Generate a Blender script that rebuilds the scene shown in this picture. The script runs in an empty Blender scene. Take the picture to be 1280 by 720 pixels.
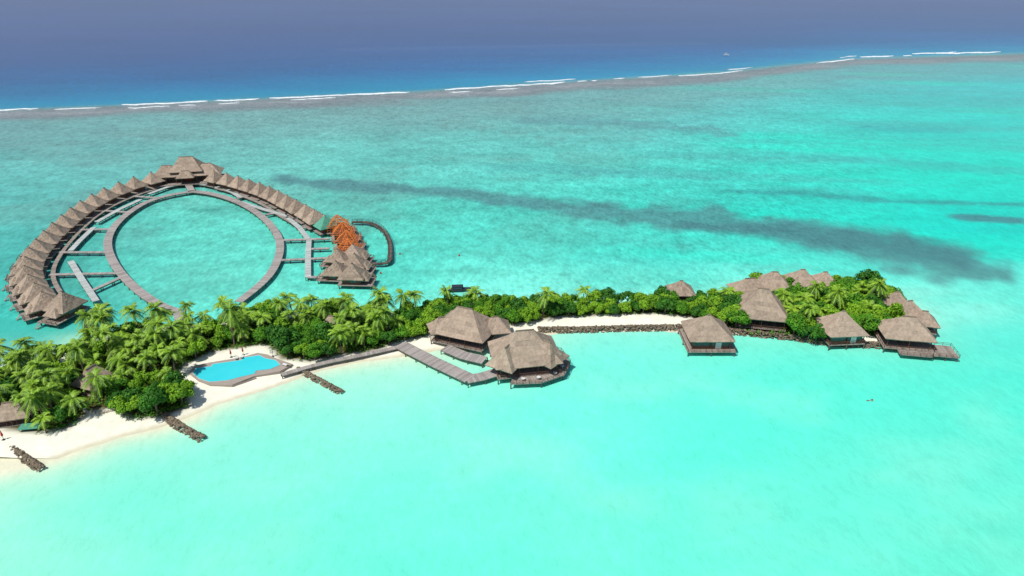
import bpy, math, random
import numpy as np
from mathutils import Vector, Matrix
R = random.Random(7)
H = 100.0; PITCH = math.radians(26.2); F = 853.0
sp, cp = math.sin(PITCH), math.cos(PITCH)
scene = bpy.context.scene
COL = scene.collection

def P(px, py, z=0.0):
    x = (px-640)/F; v = (360-py)/F
    t = (z-H)/(-sp+v*cp)
    return Vector((x*t, (cp+v*sp)*t, z))

# ------------------------------------------------------------------ materials
def s2l(c):
    c = np.asarray(c, float)/255.0
    return np.where(c <= .04045, c/12.92, ((c+.055)/1.055)**2.4)

def mat(name, c1, c2, scale=1.0, rough=.8, stretch=(1,1,1), bump=0.0, tone=.5, spec=.3, big=0.15):
    m = bpy.data.materials.new(name); m.use_nodes = True
    n = m.node_tree.nodes; l = m.node_tree.links
    b = n['Principled BSDF']; b.inputs['Roughness'].default_value = rough
    b.inputs['Specular IOR Level'].default_value = spec
    tc = n.new('ShaderNodeTexCoord'); mp = n.new('ShaderNodeMapping'); mp.inputs['Scale'].default_value = stretch
    l.new(tc.outputs['Object'], mp.inputs['Vector'])
    nz = n.new('ShaderNodeTexNoise'); nz.inputs['Scale'].default_value = scale; nz.inputs['Detail'].default_value = 5
    nz.inputs['Roughness'].default_value = .65
    l.new(mp.outputs['Vector'], nz.inputs['Vector'])
    at = n.new('ShaderNodeAttribute'); at.attribute_name = 'tone'
    oi = n.new('ShaderNodeObjectInfo')
    mx = n.new('ShaderNodeMath'); mx.operation = 'MULTIPLY_ADD'
    l.new(nz.outputs['Fac'], mx.inputs[0]); mx.inputs[1].default_value = (1-tone)*2.0; mx.inputs[2].default_value = -(1-tone)*.5
    m2 = n.new('ShaderNodeMath'); m2.operation = 'MULTIPLY_ADD'
    l.new(at.outputs['Fac'], m2.inputs[0]); m2.inputs[1].default_value = tone; l.new(mx.outputs[0], m2.inputs[2])
    m3 = n.new('ShaderNodeMath'); m3.operation = 'MULTIPLY_ADD'; m3.use_clamp = True
    l.new(oi.outputs['Random'], m3.inputs[0]); m3.inputs[1].default_value = big; l.new(m2.outputs[0], m3.inputs[2])
    mix = n.new('ShaderNodeMix'); mix.data_type = 'RGBA'
    mix.inputs[6].default_value = (*c1, 1); mix.inputs[7].default_value = (*c2, 1)
    l.new(m3.outputs[0], mix.inputs[0]); l.new(mix.outputs[2], b.inputs['Base Color'])
    if bump:
        bp = n.new('ShaderNodeBump'); bp.inputs['Strength'].default_value = bump; bp.inputs['Distance'].default_value = .2
        l.new(nz.outputs['Fac'], bp.inputs['Height']); l.new(bp.outputs['Normal'], b.inputs['Normal'])
    return m

M = {}
M['thatch'] = mat('thatch', (.17,.13,.098), (.48,.375,.285), 1.6, .95, (1,1,.45), .6, .35, .1, .25)
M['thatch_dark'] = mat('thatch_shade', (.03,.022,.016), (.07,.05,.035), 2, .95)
M['cap'] = mat('ridge_thatch', (.16,.12,.09), (.33,.26,.20), 2, .95)
M['deck'] = mat('weathered_deck', (.18,.15,.125), (.40,.34,.29), .5, .85, tone=.6)
M['walk'] = mat('grey_boardwalk', (.24,.21,.19), (.46,.42,.39), .4, .85, tone=.6)
M['pale'] = mat('pale_boardwalk', (.33,.36,.34), (.56,.59,.56), .4, .85, tone=.6)
M['wood'] = mat('brown_wood', (.075,.035,.025), (.22,.105,.065), 1.5, .7)
M['stilt'] = mat('piling', (.06,.05,.04), (.19,.155,.125), 1.5, .9)
M['glass'] = mat('window_glass', (.03,.05,.055), (.08,.12,.13), 1, .08, spec=.6)
M['dark'] = mat('dark_metal', (.015,.018,.025), (.05,.06,.08), 1, .5)
M['white'] = mat('white_paint', (.55,.55,.52), (.8,.8,.77), 1, .5)
M['orange'] = mat('orange_timber', (.60,.13,.03), (.88,.30,.07), 1, .7, tone=.8)
M['teal'] = mat('green_netting', (.06,.26,.18), (.14,.44,.31), 1, .8)
M['rock'] = mat('groyne_rock', (.07,.058,.04), (.28,.22,.155), .8, .95, tone=.7)
M['sand_stuff'] = mat('cream_stone', (.45,.40,.32), (.65,.60,.50), 1, .9)
M['red'] = mat('red_canvas', (.35,.03,.02), (.5,.05,.03), 1, .7)
M['leaf'] = mat('broad_leaves', (.012,.075,.005), (.115,.33,.014), .5, .65, tone=.75, spec=.25, big=.25)
M['leaf2'] = mat('yellow_green_leaves', (.04,.15,.008), (.25,.48,.022), .5, .65, tone=.75, spec=.25, big=.25)
M['leaf3'] = mat('deep_green_leaves', (.006,.045,.006), (.06,.22,.014), .5, .65, tone=.75, spec=.25, big=.25)
M['palm'] = mat('palm_fronds', (.025,.115,.008), (.29,.49,.035), .5, .5, tone=.85, spec=.35, big=.25)
M['bark'] = mat('bark', (.08,.06,.045), (.22,.18,.14), 2, .9)
M['foam'] = mat('sea_foam', (.55,.64,.68), (.85,.9,.92), .15, .9)
M['poolwater'] = mat('pool_water', (.02,.58,.66), (.07,.70,.76), .15, .25, spec=.2)
M['pooltile'] = mat('pool_coping', (.45,.42,.36), (.62,.59,.53), 1, .6)

# ------------------------------------------------------------------ mesh builder
class MB:
    def __init__(s): s.v=[]; s.f=[]; s.t=[]
    def add(s, vs, fs, tone=None):
        o=len(s.v); s.v.extend([tuple(v) for v in vs])
        t = R.random() if tone is None else tone
        for f in fs: s.f.append(tuple(i+o for i in f)); s.t.append(t)
    def box(s, c, d, rot=0, tone=None):
        cx,cy,cz=c; a,b,h=d[0]/2,d[1]/2,d[2]/2; co,si=math.cos(rot),math.sin(rot)
        vs=[]
        for z in (-h,h):
            for x,y in ((-a,-b),(a,-b),(a,b),(-a,b)):
                vs.append((cx+x*co-y*si, cy+x*si+y*co, cz+z))
        s.add(vs, [(3,2,1,0),(4,5,6,7),(0,1,5,4),(1,2,6,5),(2,3,7,6),(3,0,4,7)], tone)
    def tube(s, a, b, r0, r1=None, n=6, tone=None):
        a=Vector(a); b=Vector(b); r1=r0 if r1 is None else r1
        d=(b-a).normalized(); u=d.orthogonal().normalized(); w=d.cross(u)
        vs=[]
        for p,r in ((a,r0),(b,r1)):
            for i in range(n):
                t=2*math.pi*i/n; vs.append(p+u*math.cos(t)*r+w*math.sin(t)*r)
        fs=[(i,(i+1)%n,n+(i+1)%n,n+i) for i in range(n)]+[tuple(range(n))[::-1],tuple(range(n,2*n))]
        s.add(vs,fs,tone)
    def build(s, name, m, parent=None, loc=None, rz=0, smooth=False):
        me=bpy.data.meshes.new(name); me.from_pydata(s.v,[],s.f); me.materials.append(m)
        a=me.attributes.new('tone','FLOAT','FACE'); a.data.foreach_set('value', s.t)
        if smooth: me.polygons.foreach_set('use_smooth',[True]*len(me.polygons))
        me.update()
        o=bpy.data.objects.new(name,me); COL.objects.link(o)
        if parent: o.parent=parent
        if loc is not None: o.location=loc
        o.rotation_euler[2]=rz
        return o
def tag(o,label=None,cat=None,group=None,kind=None):
    if label: o['label']=label
    if cat: o['category']=cat
    if group: o['group']=group
    if kind: o['kind']=kind
    return o
def empty(name,loc,rz=0,sc=1):
    o=bpy.data.objects.new(name,None); COL.objects.link(o); o.location=loc; o.rotation_euler[2]=rz; o.scale=(sc,)*3
    o.empty_display_size=.3
    return o
def copy_tree(o,parent=None):
    c=o.copy(); COL.objects.link(c); c.parent=parent
    for ch in list(o.children): copy_tree(ch,c)
    return c

# ------------------------------------------------------------------ noise helpers
def vnoise(x,y,seed=0):
    xi=np.floor(x).astype(np.int64); yi=np.floor(y).astype(np.int64); fx=x-xi; fy=y-yi
    fx=fx*fx*(3-2*fx); fy=fy*fy*(3-2*fy)
    def h(a,b):
        n=(a*374761393+b*668265263+seed*1442695041)&0x7fffffff
        n=((n^(n>>13))*1274126177)&0x7fffffff
        return ((n^(n>>16))&0xffff)/65535.0
    return (h(xi,yi)*(1-fx)+h(xi+1,yi)*fx)*(1-fy)+(h(xi,yi+1)*(1-fx)+h(xi+1,yi+1)*fx)*fy
def fbm(x,y,seed=0,o=4):
    s=0;a=.5
    for i in range(o): s=s+a*vnoise(x*2**i,y*2**i,seed+i); a*=.5
    return s/(1-.5**o)
def sstep(a,b,x):
    t=np.clip((x-a)/(b-a),0,1); return t*t*(3-2*t)
def sdist(px,py,poly):
    """positive inside"""
    d=np.full(px.shape,1e9); ins=np.zeros(px.shape,bool); n=len(poly)
    for i in range(n):
        x0,y0=poly[i]; x1,y1=poly[(i+1)%n]
        dx,dy=x1-x0,y1-y0; t=np.clip(((px-x0)*dx+(py-y0)*dy)/(dx*dx+dy*dy+1e-9),0,1)
        d=np.minimum(d,np.hypot(px-x0-t*dx,py-y0-t*dy))
        c=((y0>py)!=(y1>py))&(px<(x1-x0)*(py-y0)/(y1-y0+1e-12)+x0); ins^=c
    return np.where(ins,d,-d)

# ------------------------------------------------------------------ island outline
shore_px=[(-260,640),(-60,608),(0,590),(60,577),(110,560),(150,546),(200,535),(240,521),(270,506),(305,496),(345,484),(385,470),(410,462),(450,453),(500,445),(545,438),
 (600,436),(650,430),(682,420),(700,417),(760,415),(850,415),(920,418),(980,422),(1030,428),(1090,432),(1125,434),(1150,424),(1158,405),(1150,388),(1115,372),
 (1080,364),(1000,360),(940,360),(905,375),(850,374),(800,376),(750,378),(690,380),(640,380),(590,376),(555,382),(520,388),(450,392),(400,391),(320,396),(250,405),(190,412),(140,420),(105,432),(80,448),(40,458),(-60,468),(-260,480)]
LAND=[tuple(P(x,y,0)[:2]) for x,y in shore_px]
veg_px=[(-150,560),(0,534),(45,543),(85,536),(110,514),(140,510),(160,524),(200,520),(236,507),(234,482),(222,470),(232,455),(262,440),(330,430),(352,448),(385,451),(430,442),(470,436),(500,426),(530,421),(545,408),(600,402),(640,406),(690,397),(760,394),(820,392),(860,396),(920,410),(940,418),(990,420),(1020,428),(1060,414),(1100,420),(1118,404),(1122,380),
 (1080,366),(1000,362),(945,362),(905,377),(850,376),(750,380),(690,382),(640,382),(590,379),(555,385),(520,390),(450,394),(400,393),(320,398),(250,407),(190,414),(140,422),(112,434),(80,450),(0,462),(-150,473)]
VEG=[tuple(P(x,y,1)[:2]) for x,y in veg_px]

# ------------------------------------------------------------------ water
GAINC=np.array([.95,.82,.79])
pl=[1000-12*i for i in range(23)]+[728-2*i for i in range(365)]+[-4-3*i for i in range(17)]
Yl=[-400,-50]+[P(640,p).y for p in pl]+[14000,40000]
Yl=np.array(sorted(set(Yl)))
sl=np.concatenate([np.linspace(-2.2,-.84,20)[:-1],np.linspace(-.84,.84,701),np.linspace(.84,2.2,20)[1:]])
W=np.maximum(Yl*cp+H*sp,89.0)
X=(sl[None,:]*W[:,None]); Y=np.repeat(Yl[:,None],len(sl),1)
nr,nc=X.shape
X=X.ravel();Y=Y.ravel()
dep=np.maximum(Y*cp+H*sp,20); PX=640+F*X/dep; PY=360-F*(Y*sp-H*cp)/dep
PXc=np.clip(PX,-150,1430); PYc=np.clip(PY,-30,760)
ctrl=[(20,165,98,176,174),(150,165,104,184,180),(300,152,110,182,178),(500,138,112,182,180),(700,120,112,180,180),(900,110,105,186,188),(1100,88,88,184,192),(1270,84,78,182,192),
(50,230,96,196,188),(150,200,102,194,186),(350,200,104,201,190),(500,200,96,206,194),(650,180,98,204,194),(800,150,98,196,190),(950,140,68,212,202),(1100,150,42,221,206),(1250,150,30,228,210),(1250,115,48,210,208),
(700,225,84,214,198),(850,220,66,221,204),(1000,200,52,226,205),(1200,220,14,230,204),
(450,280,88,212,194),(600,290,80,216,198),(750,310,70,218,200),(900,330,66,222,204),(1000,270,36,226,206),(1200,290,8,222,204),
(500,340,84,222,204),(650,352,110,240,222),(850,345,86,236,218),(1000,335,76,226,208),(1250,375,84,240,220),(1200,385,130,247,228),
(240,300,96,220,202),(240,360,104,226,206),(20,270,84,196,186),(10,400,54,190,178),(60,420,66,198,184),(150,390,82,212,196),(110,330,70,190,178),
(100,660,118,250,222),(300,560,140,252,226),(300,680,118,250,222),(500,520,122,253,228),(500,650,112,252,226),(700,520,112,255,232),(700,680,112,252,225),(800,450,112,250,228),(900,520,92,252,226),(900,680,104,249,222),
(1080,480,88,248,222),(1080,620,102,247,220),(1260,450,82,242,217),(1260,560,92,243,217),(1260,690,100,241,212),(20,640,148,251,222),(450,470,155,255,230),(1230,415,84,242,220)]
num=np.zeros((len(X),3)); den=np.zeros(len(X))+1e-12
for cx,cy,r,g,b in ctrl:
    w=np.exp(-.5*(((PXc-cx)/75)**2+((PYc-cy)/(28 if cy<440 else 45))**2))+1e-9/(1+((PXc-cx)/200)**2+((PYc-cy)/100)**2)
    num+=w[:,None]*s2l((r,g,b)); den+=w
C=num/den[:,None]
wl=fbm(X/110+5,Y/26,21)
def blend(C,m,c): return C*(1-m[:,None])+s2l(c)[None,:]*m[:,None]
north=(PY<400)*1.0
C*= (1+.20*(wl-.5)*north)[:,None]
C*= (1+.46*(fbm(X/16,Y/9,23,3)-.5)*north*(1-.5*sstep(850,1150,PX)))[:,None]
west=(1-sstep(600,1000,PX))*north*(1-.6*sstep(240,330,PY))
C=blend(C,sstep(.5,.72,fbm(X/38,Y/30,41))*.36*west,(106,160,154))
C=blend(C,sstep(.52,.72,fbm(X/170+3,Y/24+X/160,43))*.55*sstep(620,1000,PX)*north,(14,238,210))
C=blend(C,sstep(.50,.70,fbm(X/130+31,Y/18+X/150,47))*.36*sstep(500,850,PX)*north*(1-sstep(230,330,PY)),(76,178,176))
def band(pts,col,amt,seed=1,edge=.55,rough=1.0):
    global C
    xs=[p[0] for p in pts]; yc=np.interp(PX,xs,[p[1] for p in pts]); ht=np.interp(PX,xs,[p[2] for p in pts])
    n=fbm(X/9,Y/9,seed+30)-.5; n2=fbm(X/45,Y/22,seed+50)-.5
    d=np.abs(PY-yc)/np.maximum(ht,.3)+(n*1.5+n2*1.0)*rough
    m=(1-sstep(1-edge,1+edge,d))*amt*sstep(xs[0]-4,xs[0]+18,PX)*(1-sstep(xs[-1]-18,xs[-1]+4,PX))
    C=blend(C,m,col)
band([(335,222,4),(420,231,6),(560,240,6),(700,258,10),(850,275,13),(1000,292,16),(1100,308,20),(1180,328,22),(1275,348,14)],(78,138,142),.82,1)
band([(840,282,4),(1000,290,11),(1150,312,14),(1220,330,10)],(66,118,126),.55,5)
band([(640,150,5),(760,152,7),(930,168,4)],(88,158,162),.6,2)
band([(900,238,2),(1000,242,4),(1120,252,3),(1290,256,2)],(50,152,152),.7,3)
band([(1180,269,2),(1220,272,4),(1290,278,3)],(66,134,142),.85,4)
band([(930,190,3),(1290,215,6)],(60,185,180),.45,6)
band([(1060,158,3),(1210,166,3)],(50,180,180),.5,7)
band([(600,208,4),(900,222,5)],(80,184,180),.4,8)
band([(700,322,5),(1010,336,6)],(60,196,184),.3,11)
band([(838,310,6),(870,306,8)],(70,168,160),.5,12)
band([(-20,300,20),(60,330,40),(130,300,25)],(55,160,152),.3,13)
band([(225,262,2),(285,262,2)],(50,150,140),.5,14)
sd=sdist(X,Y,LAND)
out=np.maximum(-sd,0)
south=sstep(400,430,PY)*(1-.75*sstep(640,760,PX))
C=blend(C,np.exp(-(out/9)**1.3)*.75*south,(210,249,220))
C=blend(C,np.exp(-(out/3)**1.4)*.8*south*(1-sstep(480,560,PX)),(236,240,214))
nf=.25+.75*sstep(0,1,fbm(X/14,Y/10,201))
C=blend(C,np.exp(-(out/20)**1.6)*.62*(1-sstep(395,420,PY))*sstep(480,580,PX)*nf,(140,246,224))
C=blend(C,np.exp(-(out/5)**1.6)*.5*(1-sstep(405,425,PY))*sstep(540,620,PX),(190,250,228))
C=blend(C,np.exp(-(((PX-100)/28)**2+((PY-425)/7)**2))*.6,(150,235,200))
C=blend(C,np.exp(-(((PX-1215)/65)**2+((PY-387)/15)**2))*.6,(140,248,228))
C=blend(C,np.exp(-(((PX-1140)/45)**2+((PY-367)/8)**2))*.6,(140,248,228))
C=blend(C,sstep(.5,.75,fbm(X/45+9,Y/30,77))*.25*sstep(430,480,PY),(165,253,228))
C=blend(C,sstep(.52,.8,fbm(X/60+19,Y/40,79))*.22*sstep(430,480,PY),(76,246,218))
# reef crest and outer ocean
crx=[-400,0,150,520,750,900,1060,1280,1700]; cry=[150,139,133,116,101,92,75,68,60]
cr=np.interp(PX,crx,cry); d=PY-cr
rn=(fbm(X/60,Y/25,90)-.5)
wd_=1-.35*sstep(700,1200,PX)
mm=sstep(-3,1,d)*(1-sstep(26*wd_+20*rn,60*wd_,d)); C=blend(C,mm*.40,(116,164,162))
mm=sstep(-3,1,d)*(1-sstep((7+10*rn)*wd_,(16+8*rn)*wd_,d)); C=blend(C,mm*.9,(120,132,136))
mm=np.exp(-((d-5-6*rn)/2.2)**2)*(.3+.7*sstep(.4,.6,fbm(X/45,Y/12,97))); C=blend(C,mm*.5,(165,178,180))
oc=1-sstep(-4,0,d)
ocean=np.zeros_like(C)
sc_=np.interp(PX,[0,600,1280],[1,.9,.6])
dd=-d/sc_
stops=[(0,(60,150,172)),(4,(6,148,190)),(11,(0,142,190)),(20,(2,124,180)),(34,(18,100,164)),(56,(38,86,152)),(90,(52,82,148)),(140,(62,86,150)),(190,(68,90,154))]
sx=[s[0] for s in stops]; sc3=np.array([s2l(s[1]) for s in stops])
ndd=dd+10*rn
for k in range(3): ocean[:,k]=np.interp(ndd,sx,sc3[:,k])
ocean*=(1+.30*(fbm(X/260,Y/90,61)-.5))[:,None]
lm=np.exp(-((PY-np.interp(PX,[430,640,860],[62,58,54]))/1.6)**2)*((PX>420)&(PX<880))
ocean=blend(ocean,lm*.12,(110,140,180))
C=C*(1-oc[:,None])+ocean*oc[:,None]
C=np.clip(C*GAINC,0,.92)
speck=np.where(PY<400,1,0)*(1-oc)*np.clip(1.10-.5*sstep(850,1200,PX)-.2*sstep(230,330,PY),0,1)+.25*np.where(PY>=400,1,0)+oc*.5
idx=np.arange(nr*nc).reshape(nr,nc)
q=np.stack([idx[:-1,:-1],idx[:-1,1:],idx[1:,1:],idx[1:,:-1]],-1).reshape(-1,4)
me=bpy.data.meshes.new('sea')
me.vertices.add(nr*nc); me.vertices.foreach_set('co',np.stack([X,Y,np.zeros_like(X)],-1).ravel())
me.loops.add(q.size); me.loops.foreach_set('vertex_index',q.ravel().astype(np.int32))
me.polygons.add(len(q)); me.polygons.foreach_set('loop_start',np.arange(0,q.size,4,dtype=np.int32)); me.polygons.foreach_set('loop_total',np.full(len(q),4,dtype=np.int32))
me.update(); me.validate()
a=me.attributes.new('tint','FLOAT_COLOR','POINT'); a.data.foreach_set('color',np.concatenate([C,np.ones((len(C),1))],1).ravel())
a=me.attributes.new('speck','FLOAT','POINT'); a.data.foreach_set('value',speck)
wo=bpy.data.objects.new('sea_water',me); COL.objects.link(wo); tag(wo,kind='structure')
m=bpy.data.materials.new('lagoon_water'); m.use_nodes=True; n=m.node_tree.nodes; l=m.node_tree.links
b=n['Principled BSDF']; b.inputs['Roughness'].default_value=.22; b.inputs['Specular IOR Level'].default_value=.16
ta=n.new('ShaderNodeAttribute'); ta.attribute_name='tint'; sa=n.new('ShaderNodeAttribute'); sa.attribute_name='speck'
tc=n.new('ShaderNodeTexCoord')
def noise(sc,st,det=4,rot=0):
    mp=n.new('ShaderNodeMapping'); mp.inputs['Scale'].default_value=st; mp.inputs['Rotation'].default_value=(0,0,rot); l.new(tc.outputs['Object'],mp.inputs['Vector'])
    z=n.new('ShaderNodeTexNoise'); z.inputs['Scale'].default_value=sc; z.inputs['Detail'].default_value=det; z.inputs['Roughness'].default_value=.65
    l.new(mp.outputs['Vector'],z.inputs['Vector']); return z.outputs['Fac']
def mth(op,a_,b_,c_=None,clamp=False):
    k=n.new('ShaderNodeMath'); k.operation=op; k.use_clamp=clamp
    for i,v in enumerate((a_,b_,c_)):
        if v is None: continue
        if isinstance(v,(int,float)): k.inputs[i].default_value=v
        else: l.new(v,k.inputs[i])
    return k.outputs[0]
n1=noise(.22,(1,.75,1),6,.3); n2=noise(.06,(.6,1,1),5,-.2); n3=noise(.7,(1,.5,1),4,.5)
v=mth('MULTIPLY_ADD',mth('SUBTRACT',n1,.5),1.2,mth('MULTIPLY',mth('SUBTRACT',n2,.5),.5))
v=mth('MULTIPLY_ADD',mth('SUBTRACT',n3,.5),1.1,v)
v=mth('MULTIPLY',v,sa.outputs['Fac'])
sp1=n.new('ShaderNodeMapRange'); sp1.inputs[1].default_value=.58; sp1.inputs[2].default_value=.70; l.new(noise(.16,(1,.8,1),5,1.),sp1.inputs[0])
v=mth('SUBTRACT',v,mth('MULTIPLY',mth('MULTIPLY',sp1.outputs[0],sa.outputs['Fac']),.18))
v=mth('ADD',v,1.05)
vm=n.new('ShaderNodeVectorMath'); vm.operation='SCALE'; l.new(ta.outputs['Color'],vm.inputs[0]); l.new(v,vm.inputs['Scale'])
l.new(vm.outputs[0],b.inputs['Base Color'])
bp=n.new('ShaderNodeBump'); bp.inputs['Strength'].default_value=.4; bp.inputs['Distance'].default_value=.3
l.new(mth('ADD',noise(.9,(1,.5,1),4,.4),mth('MULTIPLY',n1,.8)),bp.inputs['Height']); l.new(bp.outputs['Normal'],b.inputs['Normal'])
me.materials.append(m)

# breaking waves on the reef
def surf(x0,x1,th,off=0,gt=.22):
    xs=np.arange(x0,x1+.1,1.5); N=len(xs)
    nz=fbm(xs/9.,np.full(N,th*9+off),5,3); jz=fbm(xs/13.,np.full(N,3.+off),8,3); gap=fbm(xs/22.,np.full(N,7.+off*3),15,2)
    segs=[]; cur=[]
    for i in range(N):
        if gap[i]>gt: cur.append(i)
        else:
            if len(cur)>4: segs.append(cur)
            cur=[]
    if len(cur)>4: segs.append(cur)
    mb=MB()
    for sg in segs:
        vs=[]
        for q_,i in enumerate(sg):
            x=xs[i]; y=float(np.interp(x,crx,cry))+off-1; e=min(1,(q_+.2)/6,(len(sg)-q_-.8)/6)
            w=th*.66*e*(.15+1.3*float(nz[i])); j=1.5*(float(jz[i])-.5)
            for k in range(4):
                p=P(x,y+j+w*(k/3-.5),0); p.z=.15+.5*math.sin(math.pi*k/3); vs.append(p)
        for i in range(len(sg)-1):
            o=i*4
            mb.add(vs[o:o+8],[(0,4,5,1),(1,5,6,2),(2,6,7,3)])
    if mb.v:
        o=mb.build('breaking_wave',M['foam']); tag(o,kind='structure')
for s in [(-120,48,2.4,0),(152,512,2.4,0),(225,420,1.2,3,.4),(556,640,2.2,0),(630,748,2.6,.5),(655,725,1.3,-3),(760,840,1.0,0,.4),(848,930,1.4,1,.3),(905,950,1.0,-2),(1020,1068,2.2,1),(1050,1072,1.3,-3),
          (1075,1140,2.4,-2),(1140,1196,2.4,-4),(1170,1252,2.0,-3),(60,140,.9,2),(160,300,.8,4,.4),(560,700,.9,4,.4)]: surf(*s)

# ------------------------------------------------------------------ island ground
gx=np.arange(-260,135,.9); gy=np.arange(118,240,.9)
GX,GY=np.meshgrid(gx,gy); gX=GX.ravel(); gY=GY.ravel()
jx=(fbm(gX/6,gY/6,4)-.5)*2.2; sdl=sdist(gX,gY,LAND)+jx; sv=sdist(gX,gY,VEG)+jx
gz=np.clip(sdl*.12,-.7,1.0)+np.where(sdl>2,(fbm(gX/4,gY/4,12)-.5)*.25,0)
sand=s2l((250,246,230))*np.array([.92,.93,.9]); wet=s2l((230,224,194))*.85; litter=s2l((98,92,52))*.8
GC=np.tile(sand,(len(gX),1)); w=1-sstep(.3,2.2,sdl); GC=GC*(1-w[:,None])+wet*w[:,None]
w=sstep(-1,1.5,sv); GC=GC*(1-w[:,None])+litter*w[:,None]
k=sdl>-7
iy=np.arange(len(gX)).reshape(GX.shape); q=np.stack([iy[:-1,:-1],iy[:-1,1:],iy[1:,1:],iy[1:,:-1]],-1).reshape(-1,4)
q=q[k[q].all(1)]
rm=-np.ones(len(gX),int); us=np.unique(q); rm[us]=np.arange(len(us)); q=rm[q]
me=bpy.data.meshes.new('island'); me.from_pydata(np.stack([gX,gY,gz],-1)[us].tolist(),[],q.tolist())
me.polygons.foreach_set('use_smooth',[True]*len(me.polygons))
a=me.attributes.new('tint','FLOAT_COLOR','POINT'); a.data.foreach_set('color',np.concatenate([GC,np.ones((len(GC),1))],1)[us].ravel())
io=bpy.data.objects.new('island_ground',me); COL.objects.link(io); tag(io,kind='structure')
m=bpy.data.materials.new('beach_sand'); m.use_nodes=True; n=m.node_tree.nodes; l=m.node_tree.links
b=n['Principled BSDF']; b.inputs['Roughness'].default_value=.95; b.inputs['Specular IOR Level'].default_value=.1
ta=n.new('ShaderNodeAttribute'); ta.attribute_name='tint'; tc=n.new('ShaderNodeTexCoord')
nz=n.new('ShaderNodeTexNoise'); nz.inputs['Scale'].default_value=.5; nz.inputs['Detail'].default_value=8; l.new(tc.outputs['Object'],nz.inputs['Vector'])
mr=n.new('ShaderNodeMapRange'); mr.inputs[3].default_value=.78; mr.inputs[4].default_value=1.16; l.new(nz.outputs['Fac'],mr.inputs[0])
vm=n.new('ShaderNodeVectorMath'); vm.operation='SCALE'; l.new(ta.outputs['Color'],vm.inputs[0]); l.new(mr.outputs[0],vm.inputs['Scale']); l.new(vm.outputs[0],b.inputs['Base Color'])
me.materials.append(m)

# ------------------------------------------------------------------ building bits
def ring(a,b,z,n,jit=0,rnd=0):
    c=[(-a,-b),(a,-b),(a,b),(-a,b)]; o=[]
    for i in range(4):
        x0,y0=c[i]; x1,y1=c[(i+1)%4]
        for k in range(n):
            t=k/n; x=x0+(x1-x0)*t; y=y0+(y1-y0)*t; s_=1-rnd*abs(x*y/(a*b))**3
            o.append((x*s_+R.uniform(-jit,jit),y*s_+R.uniform(-jit,jit),z+R.uniform(-jit,jit)))
    return o
def roof_mb(L,Wd,h,ridge,z0,courses=5,p=1.2,off=(0,0),n=6,rnd=0):
    mb=MB(); g=lambda s:(1-s)**p
    ra=ridge/2+.12
    A=lambda s:ra+(L/2-ra)*g(s)
    B=lambda s:.12+(Wd/2-.12)*g(s)
    for i in range(courses):
        s0=i/courses; s1=(i+1)/courses
        lo=ring(A(s0)+.07,B(s0)+.07,z0+h*s0-.05,n,.06,rnd); hi=ring(A(s1),B(s1),z0+h*s1,n,.02,rnd)
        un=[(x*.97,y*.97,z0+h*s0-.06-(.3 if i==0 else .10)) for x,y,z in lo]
        N=len(lo)
        for k in range(N):
            k2=(k+1)%N
            f=lambda v:(v[0]+off[0],v[1]+off[1],v[2])
            mb.add([f(lo[k]),f(lo[k2]),f(hi[k2]),f(hi[k])],[(0,1,2,3)])
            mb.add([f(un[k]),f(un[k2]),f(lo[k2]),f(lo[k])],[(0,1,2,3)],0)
        if i==courses-1: mb.add([(x+off[0],y+off[1],z) for x,y,z in hi],[tuple(range(N))])
    return mb
def add_roof(root,L,Wd,h,ridge,z0,courses=5,p=1.2,off=(0,0),m='thatch',rnd=0,rot=0):
    r=roof_mb(L,Wd,h,ridge,z0,courses,p,(0,0),6,rnd).build('roof',M[m],root,(off[0],off[1],0),rot)
    c=MB(); zt=z0+h
    c.box((0,0,zt+.03),(ridge+.45,.42,.2)); c.box((0,0,zt+.18),(ridge+.2,.22,.1))
    c.build('ridge_cap',M['cap'],r)
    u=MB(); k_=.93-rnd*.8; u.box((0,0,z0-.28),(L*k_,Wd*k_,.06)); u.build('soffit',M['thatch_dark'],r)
    return r
def rail_mb(mb,pts,z,h=1.0,closed=False):
    n=len(pts)
    for i in range(n if closed else n-1):
        a=Vector((*pts[i],z)); b_=Vector((*pts[(i+1)%n],z)); d=(b_-a).length; k=max(1,int(d/1.6))
        for hh in (h,h*.55): mb.tube(a+Vector((0,0,hh)),b_+Vector((0,0,hh)),.05,n=4)
        for j in range(k+1):
            p=a.lerp(b_,j/k); mb.tube(p,p+Vector((0,0,h)),.06,n=4)
def planks(mb,x0,x1,y0,y1,z,th=.18,step=.5):
    n=max(1,int((x1-x0)/step)); w=(x1-x0)/n
    for i in range(n): mb.box((x0+w*(i+.5),(y0+y1)/2,z-th/2),(w*.94,y1-y0,th))
def stilts(root,xs,ys,ztop,zbot=-1.2,r=.17):
    for x in xs:
        for y in ys:
            b=MB(); b.tube((x,y,zbot),(x,y,ztop),r,r,6); b.build('stilt',M['stilt'],root)

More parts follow.
